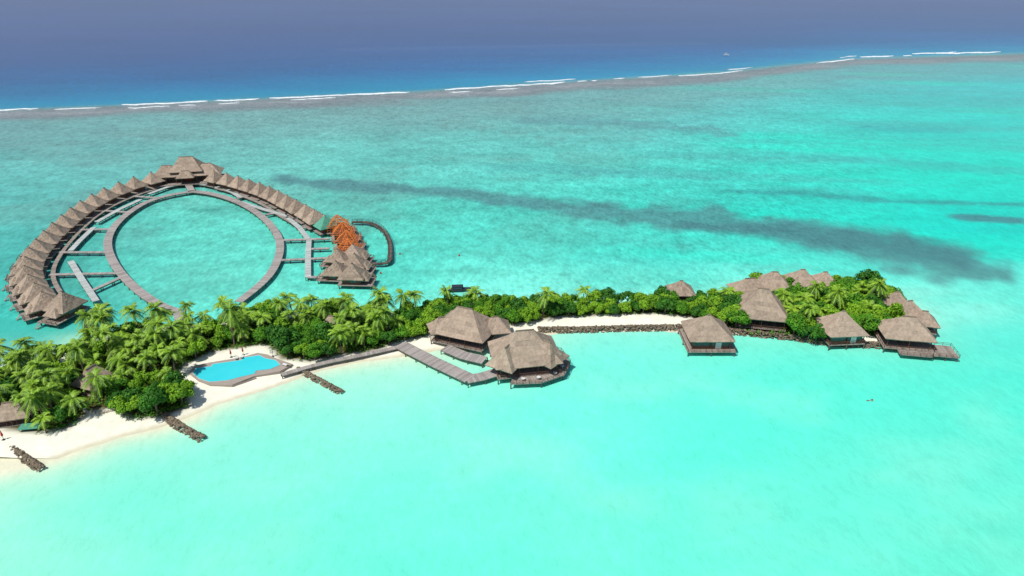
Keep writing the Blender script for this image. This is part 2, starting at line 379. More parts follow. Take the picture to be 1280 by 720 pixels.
def make_villa(kind='thatch'):
    root=empty('overwater_villa',(0,0,0))
    d=MB(); planks(d,-3.3,3.3,-4.9,6.4,1.5); d.build('deck',M['deck'],root)
    stilts(root,(-2.9,0,2.9),(-4.4,.2,5.8),1.3)
    w=MB(); w.box((0,-.4,2.6),(4.8,6.0,2.16)); w.build('wall',M['wood'],root)
    dr=MB(); dr.box((1.0,2.64,2.45),(1.8,.06,1.9)); dr.build('door',M['glass'],root)
    b=MB(); b.box((-1.3,2.64,2.65),(1.3,.06,1.2)); b.build('window',M['glass'],root)
    for s in (-1,1):
        b=MB(); b.box((s*2.42,.3,2.7),(.06,2.2,1.1)); b.build('window',M['glass'],root)
    b=MB(); b.box((0,-3.42,2.45),(1.1,.06,1.9)); b.build('door',M['wood'],root)
    rl=MB(); rail_mb(rl,[(-3.2,2),(-3.2,6.3),(1.6,6.3)],1.5,.9); rl.build('railing',M['wood'],root)
    st=MB()
    for i in range(5): st.box((2.5,6.55+.28*i,1.3-.28*i),(1.2,.3,.06))
    st.build('steps',M['deck'],root)
    if kind=='thatch' or kind=='teal':
        add_roof(root,6.9,8.4,4.3,.3,3.6,6,1.08,(0,-.4),'thatch' if kind=='thatch' else 'teal')
        b=roof_mb(4.6,3.6,1.8,1.3,2.9,3,1.05,(0,3.4)); b.build('porch_roof',M['thatch' if kind=='thatch' else 'teal'],root)
    else:
        f=MB(); z0=3.8; L,Wd,h=3.4,4.3,4.2
        for sx_ in (-1,1):
            for sy_ in (-1,1): f.tube((sx_*L,sy_*Wd,z0),(0,0,z0+h),.13,.13,4,.6)
        for i in range(8):
            s_=i/8; a_,b2=L*(1-s_),Wd*(1-s_); z=z0+h*s_; c=[(-a_,-b2,z),(a_,-b2,z),(a_,b2,z),(-a_,b2,z)]
            for k in range(4):
                if R.random()<.66: f.tube(c[k],c[(k+1)%4],.09,.09,4)
        for t in (-.6,-.3,0,.3,.6):
            for sgn in (-1,1):
                f.tube((t*L,sgn*Wd,z0),(t*L*abs(t)*.4,sgn*Wd*abs(t)*.95,z0+h*(1-abs(t))),.09,.09,4)
                f.tube((sgn*L,t*Wd,z0),(sgn*L*abs(t)*.95,t*Wd*abs(t)*.4,z0+h*(1-abs(t))),.09,.09,4)
        f.build('roof_frame',M['orange'],root)
        s=MB()
        for sx_ in (-1,1):
            for y in (-4.6,-2.3,0,2.3,4.6): s.tube((sx_*3.2,y,1.5),(sx_*3.2,y,5.4),.07,.07,4)
            for z in (2.7,4.4): s.tube((sx_*3.2,-4.6,z),(sx_*3.2,4.6,z),.07,.07,4)
        s.build('scaffold',M['orange'],root)
    return root
ORD=['first','second','third','fourth','fifth','sixth','seventh','eighth','ninth','tenth','eleventh','twelfth','thirteenth','fourteenth','fifteenth','sixteenth','seventeenth','eighteenth','nineteenth','twentieth','twenty-first']
def resample(pts,n):
    pts=[Vector(p) for p in pts]; L=[0]
    for i in range(1,len(pts)): L.append(L[-1]+(pts[i]-pts[i-1]).length)
    out=[]
    for k in range(n):
        s_=L[-1]*k/(n-1)
        for i in range(1,len(pts)):
            if s_<=L[i]+1e-6:
                out.append(pts[i-1].lerp(pts[i],(s_-L[i-1])/(L[i]-L[i-1]+1e-9))); break
    return out
protos={}
def villa(kind,loc,rz,label,group,sc=1):
    if kind not in protos: protos[kind]=o=make_villa(kind)
    else: o=copy_tree(protos[kind])
    o.location=loc; o.rotation_euler[2]=rz+math.radians(R.uniform(-4,4)); o.scale=(sc,)*3
    tag(o,label,'villa',group)
ZA=7.9
left=[P(x,y,ZA) for x,y in [(188,215),(168,220),(148,227),(130,234),(114,242),(100,250),(86,260),(72,271),(58,283),(47,294),(38,305),(31,316),(28,327),(30,338),(36,348),(44,358),(50,365)]]
for p in left: p.z=0
ctr=Vector((*P(245,310)[:2],0))
L19=resample(left,17)
def face(pts,i):
    a=pts[max(0,i-1)]; b_=pts[min(len(pts)-1,i+1)]; t=(b_-a); nrm=Vector((t.y,-t.x,0)).normalized()
    if nrm.dot(pts[i]-ctr)<0: nrm=-nrm
    return math.atan2(nrm.y,nrm.x)-math.pi/2
for i,p in enumerate(L19):
    villa('thatch',p,face(L19,i),f'thatched villa on stilts, {ORD[i]} from the large pavilion on the left arc','villas on the left arc of the ring')
pl_=P(75,365,8.7); pl_.z=0
villa('thatch',pl_,math.radians(165),'thatched villa beside the near end of the pale jetty, closing the left arc','villas on the left arc of the ring',1.1)
right=[P(x,y,ZA) for x,y in [(268,213),(284,216),(300,220),(317,225),(332,230),(346,236),(359,243),(371,249),(383,255),(394,262)]]
for p in right: p.z=0
R11=resample(right,11)
for i,p in enumerate(R11):
    villa('thatch',p,face(R11,i),f'thatched villa on stilts, {ORD[i]} from the large pavilion on the right arc','villas on the right arc of the ring')
p=P(407,268,ZA); p.z=0
villa('teal',p,face(R11,9),'villa with its roof wrapped in green netting, on the right arc above the orange frames','villas on the right arc of the ring',.95)
for i,(x,y) in enumerate([(421,268),(428,277),(433,287),(434,297)]):
    p=P(x,y,ZA); p.z=0
    villa('frame',p,math.radians(-75-8*i),['unroofed villa of bare orange rafters, topmost of the orange ones','unroofed villa of bare orange rafters, second from the top of the orange ones','unroofed villa of bare orange rafters, third from the top of the orange ones','unroofed villa of bare orange rafters, lowest one beside the finished roofs'][i],'villas being rebuilt in orange timber',.98)
for i,(x,y,s_,lb) in enumerate([(442,305,.95,'rearmost of the five thatched villas below the orange frames'),(420,311,.9,'small thatched villa left rear of the five below the orange frames'),(444,317,.95,'thatched villa in the middle of the five below the orange frames'),(418,326,.95,'thatched villa at the near left of the five below the orange frames'),(441,329,1.03,'thatched villa at the near right end of the right arc')]):
    p=P(x,y,7.9*s_); p.z=0
    villa('thatch',p,math.radians(-95 if x>430 else 85),lb,'villas at the near end of the right arc',s_)

# ---- general pavilion
EXC=[]
def pavilion(name,label,apex,L,Wd,h,ridge,rot,eave=4.2,deck=1.6,style='open',cat='pavilion',water=True,dk=1.0,m='thatch',group=None,rnd=.02):
    p=P(apex[0],apex[1],eave+h); p.z=0; EXC.append((p.x,p.y,max(L,Wd)*.5+.3))
    rz=math.radians(rot); root=empty(name,p,rz); tag(root,label,cat,group)
    add_roof(root,L,Wd,h,ridge,eave,7 if L>14 else 5,1.12,(0,0),m,rnd)
    a,b_=L/2*.82,Wd/2*.82
    d=MB(); planks(d,-a-dk,a+dk,-b_-dk,b_+dk,deck,.22); d.build('deck',M['deck'],root)
    ns=3 if L<16 else 4
    lin=lambda a,n:[-a+2*a*i/(n-1) for i in range(n)]
    stilts(root,lin(a+dk*.8,ns),lin(b_+dk*.8,3),deck-.22,-1.2 if water else .2)
    for x in lin(a,ns):
        for y in (-b_,b_):
            c=MB(); c.tube((x,y,deck),(x,y,eave),.16,.14,6); c.build('column',M['wood'],root)
    if style=='open':
        w=MB(); w.box((0,b_*.3,(deck+eave)/2-.05),(a*1.0,b_*.8,eave-deck-.35)); w.build('wall',M['wood'],root)
        wd=MB(); wd.box((0,b_*.3-b_*.4-.03,(deck+eave)/2-.2),(a*.6,.06,1.6)); wd.build('window',M['glass'],root)
    else:
        w=MB(); w.box((0,0,deck+.45),(2*a-.4,2*b_-.4,.88)); w.build('wall',M['wood'],root)
        w=MB(); w.box((0,0,(deck+.9+eave-.35)/2),(2*a-.5,2*b_-.5,eave-deck-1.27)); w.build('window',M['glass'],root)
        dd_=MB(); dd_.box((a*.4,-b_+.13,deck+1.02),(1.6,.1,2.0)); dd_.build('door',M['white'],root)
    r_=MB(); e=dk-.08; rail_mb(r_,[(-a-e,-b_-e),(a+e,-b_-e),(a+e,b_+e),(-a-e,b_+e)],deck,.95,True); r_.build('railing',M['wood'],root)
    return root
rear=pavilion('restaurant_pavilion','large thatched restaurant roof at the rear left, ending at the planted shore',(581,385),17,13.5,6.0,4.5,-22,4.4,1.6,'open')
front=pavilion('restaurant_pavilion','largest thatched restaurant roof, on stilts over the lagoon with a railed terrace around it',(656,413),18,14.5,6.6,4.5,10,4.8,1.7,'open',dk=1.0)
add_roof(rear,8,7.5,3.4,1.5,4.2,4,1.1,(8.0,3.2),rot=math.radians(30))
add_roof(rear,7.5,6.5,3.2,1.5,4.24,4,1.1,(-6.2,-2.6),rot=math.radians(40))
add_roof(front,9,8,4.4,2.0,4.5,4,1.1,(-5.2,-3.0),rot=math.radians(50))
add_roof(front,9,8,4.4,2.0,4.54,4,1.1,(5.4,-2.6),rot=math.radians(-50))
d=MB(); rl=MB()
tp=[(-5.5,-9.6),(2.5,-10.4),(9.0,-8.0),(12.0,-2.5),(11.0,4.0),(7.0,7.0)]
ti=[(-4.5,-6.9),(2.0,-6.9),(6.9,-5.2),(8.3,-2.0),(8.3,3.0),(6.5,5.0)]
for k in range(5):
    for j in range(10):
        lp=lambda A,t:(A[k][0]*(1-t)+A[k+1][0]*t,A[k][1]*(1-t)+A[k+1][1]*t)
        a0,a1,b0,b1=lp(tp,j/10),lp(tp,(j+.93)/10),lp(ti,j/10),lp(ti,(j+.93)/10)
        vs=[(*a0,1.66),(*a1,1.66),(*b1,1.66),(*b0,1.66)]; d.add(vs+[(x,y,1.44) for x,y,z in vs],[(0,1,2,3),(7,6,5,4),(0,4,5,1),(1,5,6,2),(2,6,7,3),(3,7,4,0)])
rail_mb(rl,tp,1.66,.95)
d.build('terrace',M['deck'],front); rl.build('railing',M['wood'],front)
for x,y in tp+[(-1.5,-9.8),(5.8,-9.1),(10.4,-5.1),(11.4,1)]:
    b=MB(); b.tube((x*.97,y*.97,-1.2),(x*.97,y*.97,1.44),.17,n=6); b.build('stilt',M['stilt'],front)
for x,y in [(-2,-8.6),(2,-8.7),(6.6,-7.4),(9.3,-4.6),(10,-.6),(9.4,3)]:
    b=MB(); b.tube((x,y,1.66),(x,y,2.36),.08,n=6); b.tube((x,y,2.36),(x,y,2.42),.55,n=8); b.build('table',M['white'],front)
pavilion('water_gazebo','square glazed hut with a thatched pyramid roof, alone in the water off the rock wall',(887,394),12.6,12,5.0,.6,0,4.6,1.6,'glazed','gazebo',dk=1.5)
pavilion('beach_pavilion','broad tall thatched roof on the shore between the gazebo and the east trees',(955,361),15.5,13.5,6.8,2.8,-12,4.6,1.4,'open',water=False,dk=.6)
pavilion('shore_hut','square thatched hut on stilts in front of the east grove, right of the broad roof',(1055,389),11.5,11,5.0,.6,5,4.6,1.7,'glazed','hut',dk=.5)
eb=pavilion('terrace_pavilion','thatched pavilion with a wide plank deck at the far east tip',(1137,396),13.5,10.5,4.6,3.0,-10,4.6,1.7,'open',dk=1.0)
d=MB(); rl=MB()
planks(d,5.2,12.2,-7.2,-.8,1.52); planks(d,-3,5.2,-8.0,-5.4,1.5)
rail_mb(rl,[(-3,-8),(5.2,-8),(5.4,-7.2),(12.1,-7.2),(12.1,-.9),(8,-.9)],1.52,.95)
d.build('terrace',M['deck'],eb); rl.build('railing',M['wood'],eb)
stilts(eb,(6,9,11.8),(-6.8,-1.2),1.34)
pavilion('thatched_hut','thatched roof behind the eastern deck pavilion, just above it',(1138,376),10,9,4.2,1.2,12,4.2,1.5,'open','hut',dk=.3)
pavilion('thatched_hut','small thatched roof at the back right edge of the east grove',(1122,365),9,8,3.8,1.0,0,4.0,1.5,'open','hut',dk=.3)
pavilion('thatched_hut','low thatched roof right of the eastern deck pavilion, partly behind it',(1157,389),7.5,7.5,3.0,1.2,-15,3.8,1.5,'open','hut',dk=.3)
pavilion('thatched_hut','thatched roof leftmost of the row at the back of the east grove',(938,348),11.5,8.5,3.6,3.0,8,4.4,1.5,'open','hut',dk=.3)
pavilion('thatched_hut','second thatched roof from the left in the row behind the east grove',(969,340),11,10,4.4,1.8,-8,4.8,1.5,'open','hut',dk=.3)
pavilion('thatched_hut','third thatched roof from the left in the row behind the east grove',(1004,337),10.5,9.5,4.2,1.2,0,4.8,1.5,'open','hut',dk=.3)
pavilion('thatched_hut','rightmost thatched roof in the row behind the east grove',(1032,340),8,7.5,3.2,1.0,0,4.6,1.5,'open','hut',dk=.3)
pavilion('thatched_hut','lone small thatched roof on the far shore behind the green hedge',(852,351),8.4,7.8,3.4,.6,0,4.2,1.5,'open','hut',dk=.3)
pavilion('beach_hut','grey thatched hut half hidden in the palms left of the swimming pool',(113,459),7.5,8,3.8,2.5,70,3.6,1.3,'open','hut',water=False,dk=.2)
pavilion('beach_hut','grey thatched hut at the left edge by the green net',(12,503),7.5,5.5,3.0,3,15,3.2,1.3,'open','hut',water=False,dk=.2)
pavilion('garden_hut','dark thatched roof sunk among trees behind the pool',(413,395),5.2,5,2.6,1,0,4.2,1.3,'open','hut',water=False,dk=.2)
# ring pavilion (far)
p=P(232,196,12.5); p.z=0
rt=empty('ring_pavilion',p,math.radians(12)); tag(rt,'widest thatched building of the ring, at its far tip where both villa arcs meet','pavilion')
add_roof(rt,15,13,5.5,6,7.0,6,1.12,(0,0)); add_roof(rt,13,11,4.2,4,5.0,5,1.12,(-9,-1.5)); add_roof(rt,13,11,4.2,4,5.02,5,1.12,(9,-1.5)); add_roof(rt,8,6,2.6,3,5.0,4,1.1,(0,-7))
d=MB(); planks(d,-15,15,-10,6,1.8); d.build('deck',M['deck'],rt)
w=MB(); w.box((0,0,3.3),(24,7,2.96)); w.build('wall',M['wood'],rt)
w=MB(); w.box((0,0,6.0),(10,7.4,2.3)); w.build('upper_wall',M['wood'],rt)
for x in (-9,-5,5,9):
    w=MB(); w.box((x,-3.54,3.3),(2.4,.08,1.9)); w.build('window',M['glass'],rt)
w=MB(); w.box((0,-3.54,3.1),(2.6,.08,2.5)); w.build('door',M['red'],rt)
stilts(rt,(-14,-7,0,7,14),(-9,-2,5),1.6)
for x in (-14,-9,-4.5,-2,2,4.5,9,14):
    c=MB(); c.tube((x,-7,1.8),(x,-7,5.1),.18,.16,6); c.build('column',M['wood'],rt)

# ------------------------------------------------------------------ boardwalks
def smooth(pts,it=2):
    for _ in range(it):
        q=[pts[0]]
        for a_,b_ in zip(pts,pts[1:]): q+= [a_.lerp(b_,.25),a_.lerp(b_,.75)]
        q.append(pts[-1]); pts=q
    return pts
def boardwalk(px,width,label,z=1.5,m='walk',sm=True,rail=False,name='boardwalk',step=.7,ppx=4.5,world=None):
    pts=world or [P(x,y,z) for x,y in px]
    if sm: pts=smooth(pts)
    L=sum((b_-a_).length for a_,b_ in zip(pts,pts[1:])); N=max(2,int(L/step)); rs=resample(pts,N+1)
    o0=rs[0].copy(); o0.z=0
    root=empty(name,o0); tag(root,label,'boardwalk')
    mb=MB(); offs=[]
    for i,p in enumerate(rs):
        t=(rs[min(N,i+1)]-rs[max(0,i-1)]); nn=Vector((-t.y,t.x,0)).normalized(); offs.append(nn)
    for i in range(N):
        a_,b_=rs[i]-o0,rs[i+1]-o0; b_=a_.lerp(b_,.94); na,nb=offs[i]*width/2,offs[i+1]*width/2
        vs=[a_-na,b_-nb,b_+nb,a_+na]; lo=[v_-Vector((0,0,.22)) for v_ in vs]
        mb.add(vs+lo,[(0,1,2,3),(7,6,5,4),(0,4,5,1),(2,6,7,3),(1,5,6,2),(3,7,4,0)])
    mb.build('deck',M[m],root)
    be=MB()
    for s_ in (-1,1):
        for i in range(0,N,3):
            j=min(N,i+3); be.tube(rs[i]-o0+offs[i]*s_*(width/2-.15)-Vector((0,0,.36)),rs[j]-o0+offs[j]*s_*(width/2-.15)-Vector((0,0,.36)),.12,n=4)
    be.build('beam',M['stilt'],root)
    k=max(1,int(ppx/step)); k=max(k,int(N/45)+1)
    for i in range(0,N+1,k):
        for s_ in (-1,1):
            q_=rs[i]-o0+offs[i]*s_*(width/2-.2); b=MB(); b.tube((q_.x,q_.y,-1.2),(q_.x,q_.y,z-.2),.15,.15,6); b.build('post',M['stilt'],root)
    if rail:
        r_=MB()
        for s_ in (-1,1):
            pp=[((rs[i]-o0+offs[i]*s_*(width/2-.08)).x,(rs[i]-o0+offs[i]*s_*(width/2-.08)).y) for i in range(0,N+1,3)]
            rail_mb(r_,pp,z,1.0)
        r_.build('railing',M['dark'] if rail=='dark' else M['wood'],root)
    return root
boardwalk([(222,389),(204,383),(183,371),(160,352),(142,330),(133,307),(138,288),(154,270),(180,253),(205,245),(232,240),(243,239)],2.9,'wide grey boardwalk forming the left half of the inner oval',ppx=5)
boardwalk([(243,239),(262,241),(288,248),(312,259),(334,275),(350,297),(350,318),(340,340),(324,357),(298,377)],2.9,'wide grey boardwalk forming the right half of the inner oval',ppx=5,z=1.52)
boardwalk([(222,389),(225,400)],2.9,'short landing joining the left half of the oval to the planted shore',sm=False)
boardwalk([(120,376),(104,352),(88,326)],2.0,'pale jetty at the near left inside the ring, slanting to the last villas',m='pale')
boardwalk([(88,313),(100,300),(117,284)],2.0,'pale jetty on the left inside the ring, above the crossing walkway',m='pale',sm=False)
boardwalk([(121,277),(148,262),(176,249)],2.0,'pale jetty at the upper left between the villas and the oval',m='pale',sm=False)
boardwalk([(186,242),(208,234),(234,228)],2.0,'pale jetty running left from the large ring pavilion',m='pale',sm=False)
boardwalk([(232,224),(236,232),(240,239)],3,'short boardwalk from the large ring pavilion down to the tip of the oval',sm=False)
boardwalk([(234,228),(262,231),(288,238),(300,246)],2.0,'pale jetty running right from the large ring pavilion',m='pale')
boardwalk([(300,252),(332,262),(360,270)],2.0,'pale jetty on the upper right between villas and oval',m='pale',sm=False)
boardwalk([(360,272),(374,284),(385,298)],2.0,'pale jetty on the right inside the ring beside the orange frames',m='pale',sm=False)
boardwalk([(386,300),(385,322),(385,346)],2.0,'pale jetty at the near right inside the ring, running toward the shore',m='pale',sm=False)
for (x0,y0,x1,y1,lb) in [(66,315,134,315,'left walkway crossing straight from the oval to the villas'),(62,343,148,341,'narrow walkway crossing from the oval to the near left villas'),(96,287,140,286,'narrow walkway crossing from the oval to the middle left villas'),(117,262,160,265,'narrow walkway from the oval to the upper left villas'),
    (156,244,196,247,'short narrow walkway from the oval to the far left villas'),(296,248,330,238,'short narrow walkway from the oval to the far right villas'),(332,268,372,262,'narrow walkway from the oval to the right villas above the orange frames'),
    (349,300,412,298,'walkway crossing from the oval to the orange frames'),(347,325,414,322,'walkway crossing from the oval to the near right villas'),(385,346,435,346,'walkway along the front of the near right villas'),
    (112,364,150,347,'thin walkway from the near left jetty toward the oval'),(376,284,410,283,'thin walkway from the pale right jetty to the topmost orange frame'),
    (385,311,412,310,'thin walkway from the near right jetty to the lowest orange frame'),(366,272,392,271,'thin walkway from the pale right jetty to the netted villa')]:
    boardwalk([(x0,y0),(x1,y1)],1.5,lb,z=1.46,sm=False)
sp_l=[p+(ctr-p).normalized()*6.8 for p in L19]
for p in sp_l: p.z=1.44
boardwalk(None,1.4,'brown walkway linking the doors of the left arc villas',z=1.44,world=sp_l,m='deck')
sp_r=[p+(ctr-p).normalized()*6.8 for p in R11]
for p in sp_r: p.z=1.44
boardwalk(None,1.4,'brown walkway linking the doors of the right arc villas',z=1.44,world=sp_r,m='deck')
boardwalk([(440,277),(462,277),(478,285),(487,300),(488,316),(487,329),(464,329)],1.6,'dark railed walkway looping out on the right side of the ring',rail='dark',m='stilt')
boardwalk([(500,430),(543,452),(588,473)],4.0,'broad plank pier slanting from the beach to the restaurant',z=1.62,sm=False)
boardwalk([(583,474),(604,470),(626,463)],3.6,'plank pier joining the slanting pier to the restaurant terrace',z=1.58,sm=False)
boardwalk([(556,434),(580,444),(606,450)],3.6,'plank landing between the two large restaurant roofs',z=1.56,sm=False)
boardwalk([(352,468),(400,454),(450,444),(500,433)],1.6,'long low boardwalk along the beach from the pool to the restaurant pier',z=1.3)

# ------------------------------------------------------------------ rocks
PHI=(1+5**.5)/2
ICO=[Vector(v).normalized() for v in [(-1,PHI,0),(1,PHI,0),(-1,-PHI,0),(1,-PHI,0),(0,-1,PHI),(0,1,PHI),(0,-1,-PHI),(0,1,-PHI),(PHI,0,-1),(PHI,0,1),(-PHI,0,-1),(-PHI,0,1)]]
ICF=[(0,11,5),(0,5,1),(0,1,7),(0,7,10),(0,10,11),(1,5,9),(5,11,4),(11,10,2),(10,7,6),(7,1,8),(3,9,4),(3,4,2),(3,2,6),(3,6,8),(3,8,9),(4,9,5),(2,4,11),(6,2,10),(8,6,7),(9,8,1)]
def rock(mb,c,r):
    s_=Vector((R.uniform(.8,1.3),R.uniform(.8,1.3),R.uniform(.55,.85)))*r
    mb.add([Vector((v.x*s_.x,v.y*s_.y,v.z*s_.z))*R.uniform(.8,1.2)+c for v in ICO],ICF)
def groyne(px,width,hgt,name,label,cat,den=11,r=(.16,.36)):
    pts=[P(x,y,0) for x,y in px]; mb=MB(); o0=pts[0]
    for a_,b_ in zip(pts,pts[1:]):
        L=(b_-a_).length; nn=Vector((-(b_-a_).y,(b_-a_).x,0)).normalized()
        for _ in range(int(L*width*den)):
            u=R.uniform(-1,1); q_=a_.lerp(b_,R.random())+nn*u*width/2-o0; q_.z=hgt*(1-u*u)*R.uniform(.7,1)-.05
            rock(mb,q_,R.uniform(*r))
    o=mb.build(name,M['rock'],loc=o0); tag(o,label,cat)
groyne([(372,462),(400,477),(428,492)],1.9,1.0,'rock_groyne','dark rock groyne in the lagoon just right of the pool','groyne')
groyne([(204,519),(228,536),(255,550)],2.2,1.1,'rock_groyne','dark rock groyne at the middle of the left beach','groyne')
groyne([(15,561),(34,575),(54,588)],1.9,1.1,'rock_groyne','shorter dark rock groyne nearest the left corner','groyne')
groyne([(106,408),(118,412),(132,417)],2.0,.8,'rock_groyne','small dark rock groyne behind the palms near the last left villa','groyne')
groyne([(672,414),(720,414),(780,412),(850,411),(925,417),(985,423),(1035,430),(1090,433),(1125,435)],2.6,1.5,'rock_sea_wall','long brown rock sea wall along the front of the eastern shore','sea wall',9,(.2,.42))
mb=MB()
for _ in range(6): rock(mb,Vector((R.uniform(-.9,.9),R.uniform(-.4,.4),-.15)),.4)
o=mb.build('sea_rock',M['rock'],loc=P(1088,500)); tag(o,'small dark rock alone in the bright lagoon at the lower right','rock')

# ------------------------------------------------------------------ pool
def extrude(mb,poly,z0,z1,tone=.5):
    n=len(poly); mb.add([(x,y,z0) for x,y in poly]+[(x,y,z1) for x,y in poly],[tuple(range(n,2*n))]+[(i,(i+1)%n,n+(i+1)%n,n+i) for i in range(n)],tone)
def ccw(p):
    a=sum(p[i][0]*p[(i+1)%len(p)][1]-p[(i+1)%len(p)][0]*p[i][1] for i in range(len(p)))
    return p if a>0 else p[::-1]
def polypx(px,z,c): return ccw([tuple((P(x,y,z)-c)[:2]) for x,y in px])
pc=P(295,460,0)
pr=empty('swimming_pool',pc); tag(pr,'bright blue free-form swimming pool behind the left beach','swimming pool')
outer=[(236,466),(243,457),(262,453),(300,447),(322,441),(334,443),(348,449),(366,455),(350,464),(318,470),(290,481),(262,481),(248,476)]
inner=[(241,466),(245,460),(264,458),(266,455),(302,450),(304,447),(324,444),(332,448),(344,450),(350,456),(338,461),(320,463),(318,467),(300,471),(285,475),(262,477),(249,473)]
mb=MB(); extrude(mb,polypx(outer,1.3,pc),.6,1.3,.9); mb.build('pool_deck',M['deck'],pr)
mb=MB(); extrude(mb,polypx([(295+(x-295)*1.015,461+(y-461)*1.03) for x,y in inner],1.36,pc),1.2,1.36); mb.build('coping',M['pooltile'],pr)
mb=MB(); extrude(mb,polypx(inner,1.4,pc),1.3,1.4); mb.build('pool_water',M['poolwater'],pr)
mb=MB()
for i in range(4): 
    a_=P(288+i*1,482+i*1.4,0)-pc; b_=P(318+i,472+i*1.4,0)-pc; mb.tube((a_.x,a_.y,1.15-.1*i),(b_.x,b_.y,1.15-.1*i),.2,n=4)
mb.build('steps',M['deck'],pr)
EXC+= [(P(x,y).x,P(x,y).y,3.6) for x,y in [(250,466),(275,466),(300,460),(325,456),(345,456)]]

def parasol(px,py,label,m='red'):
    p=P(px,py,1.4); p.z=1.0; r_=empty('parasol',p); tag(r_,label,'parasol','parasols around the pool')
    b=MB(); b.tube((0,0,0),(0,0,2.7),.04,n=6); b.build('pole',M['dark'],r_)
    b=MB(); b.box((0,0,.06),(.6,.6,.12)); b.build('base',M['dark'],r_)
    b=MB(); b.tube((0,0,1.0),(0,0,1.3),.12,.26,8); b.tube((0,0,1.3),(0,0,2.6),.26,.06,8)
    b.build('canopy',M[m],r_)
for x,y,lb,mm in [(289,445,'closed red parasol behind the pool, left one of the pair','red'),(304,442,'closed red parasol behind the pool, right one of the pair','red'),(341,444,'closed white parasol right of the pool','white'),(4,548,'closed red parasol on the sand at the left edge','red')]:
    parasol(x,y,lb,mm)
def lounger(px,py,rot,label,zb=1.3):
    p=P(px,py,zb); r_=empty('sun_lounger',p,math.radians(rot)); tag(r_,label,'sun lounger','sun loungers on the beach and pool deck')
    b=MB(); b.box((0,.2,.32),(.7,1.4,.1)); b.build('seat',M['white'],r_)
    b=MB(); b.add([(-.35,-.5,.3),(.35,-.5,.3),(.35,-1.05,.75),(-.35,-1.05,.75),(-.35,-.5,.38),(.35,-.5,.38),(.35,-1.05,.83),(-.35,-1.05,.83)],[(3,2,1,0),(4,5,6,7),(0,1,5,4),(1,2,6,5),(2,3,7,6),(3,0,4,7)]); b.build('backrest',M['white'],r_)
    for sx_ in (-.3,.3):
        for sy_ in (-.4,.8):
            b=MB(); b.tube((sx_,sy_,0),(sx_,sy_,.27),.04,n=4); b.build('leg',M['dark'],r_)
for i,(x,y,ro,lb,zb) in enumerate([(296,448.5,10,'white sun lounger behind the pool, left of the pair',1.31),(303,447,10,'white sun lounger behind the pool, right of the pair',1.31),(357,457,60,'white sun lounger at the right end of the pool deck',1.31)]):
    lounger(x,y,ro,lb,zb)
c=P(38,534,1.5)
nr_=empty('net_canopy',(c.x,c.y,.9)); tag(nr_,'flat green net canopy on posts at the left beach edge','canopy')
b=MB(); b.box((0,0,.9),(4.6,2.4,.06),.15); b.build('net',M['teal'],nr_)
for sx_ in (-2.1,2.1):
    for sy_ in (-.9,.9): b=MB(); b.tube((sx_,sy_,-.2),(sx_,sy_,.86),.06,n=6); b.build('post',M['wood'],nr_)
EXC.append((c.x,c.y,2.6))
c=P(124,512,1.2)
b=MB()
for i in range(10):
    t=math.pi*(.05+.9*i/9); b.box((3.4*math.cos(t),1.2*math.sin(t)*-1,.2),(.8,.5,.8),t)
o=b.build('low_wall',M['sand_stuff'],loc=(c.x,c.y,.9)); tag(o,'low curved cream wall on the sand in front of the left palms','wall'); EXC.append((c.x,c.y,2.5))

# ------------------------------------------------------------------ boats and buoys
def boat(px,py,L,rot,label,hull,cab):
    p=P(px,py,0); r_=empty('boat',p,math.radians(rot)); tag(r_,label,'boat')
    b=MB(); st=[(-.5,.30,.0),(-.3,.34,0),(0,.34,0),(.25,.26,.04),(.42,.12,.1),(.5,.01,.16)]; vs=[]
    for s_,w_,z_ in st:
        w_*=L*.45; vs+= [(s_*L,-w_,.9+z_*L*.4),(s_*L,-w_*.6,-.25),(s_*L,w_*.6,-.25),(s_*L,w_,.9+z_*L*.4)]
    fs=[]
    for i in range(len(st)-1):
        o=i*4; fs+=[(o,o+4,o+5,o+1),(o+1,o+5,o+6,o+2),(o+2,o+6,o+7,o+3),(o+3,o+7,o+4,o)]
    fs.append((0,1,2,3)); b.add(vs,fs); b.build('hull',M[hull],r_)
    b=MB(); b.box((-.1*L,0,1.4),(L*.42,L*.2,1.0)); b.build('cabin',M[cab],r_)
    b=MB(); b.box((-.1*L,0,1.98),(L*.5,L*.25,.14)); b.build('canopy',M[hull],r_)
    b=MB(); b.box((-.1*L,-L*.1-.02,1.5),(L*.36,.05,.5)); b.build('window',M['glass'],r_)
boat(575,364,7.5,5,'dark covered boat moored behind the island near the restaurant','dark','dark')
boat(908,69,6,-20,'tiny white boat on the deep ocean beyond the reef','white','white')
for i,(x,y,lb) in enumerate([(574,320,'small red buoy in the lagoon between the ring and the dark bed'),(500,318,'small red buoy just right of the looping walkway'),(476,342,'small red buoy below the looping walkway')]):
    b=MB(); b.tube((0,0,-.1),(0,0,.35),.35,.3,8); b.tube((0,0,.35),(0,0,.8),.3,.05,8); o=b.build('buoy',M['red'],loc=P(x,y)); tag(o,lb,'buoy')

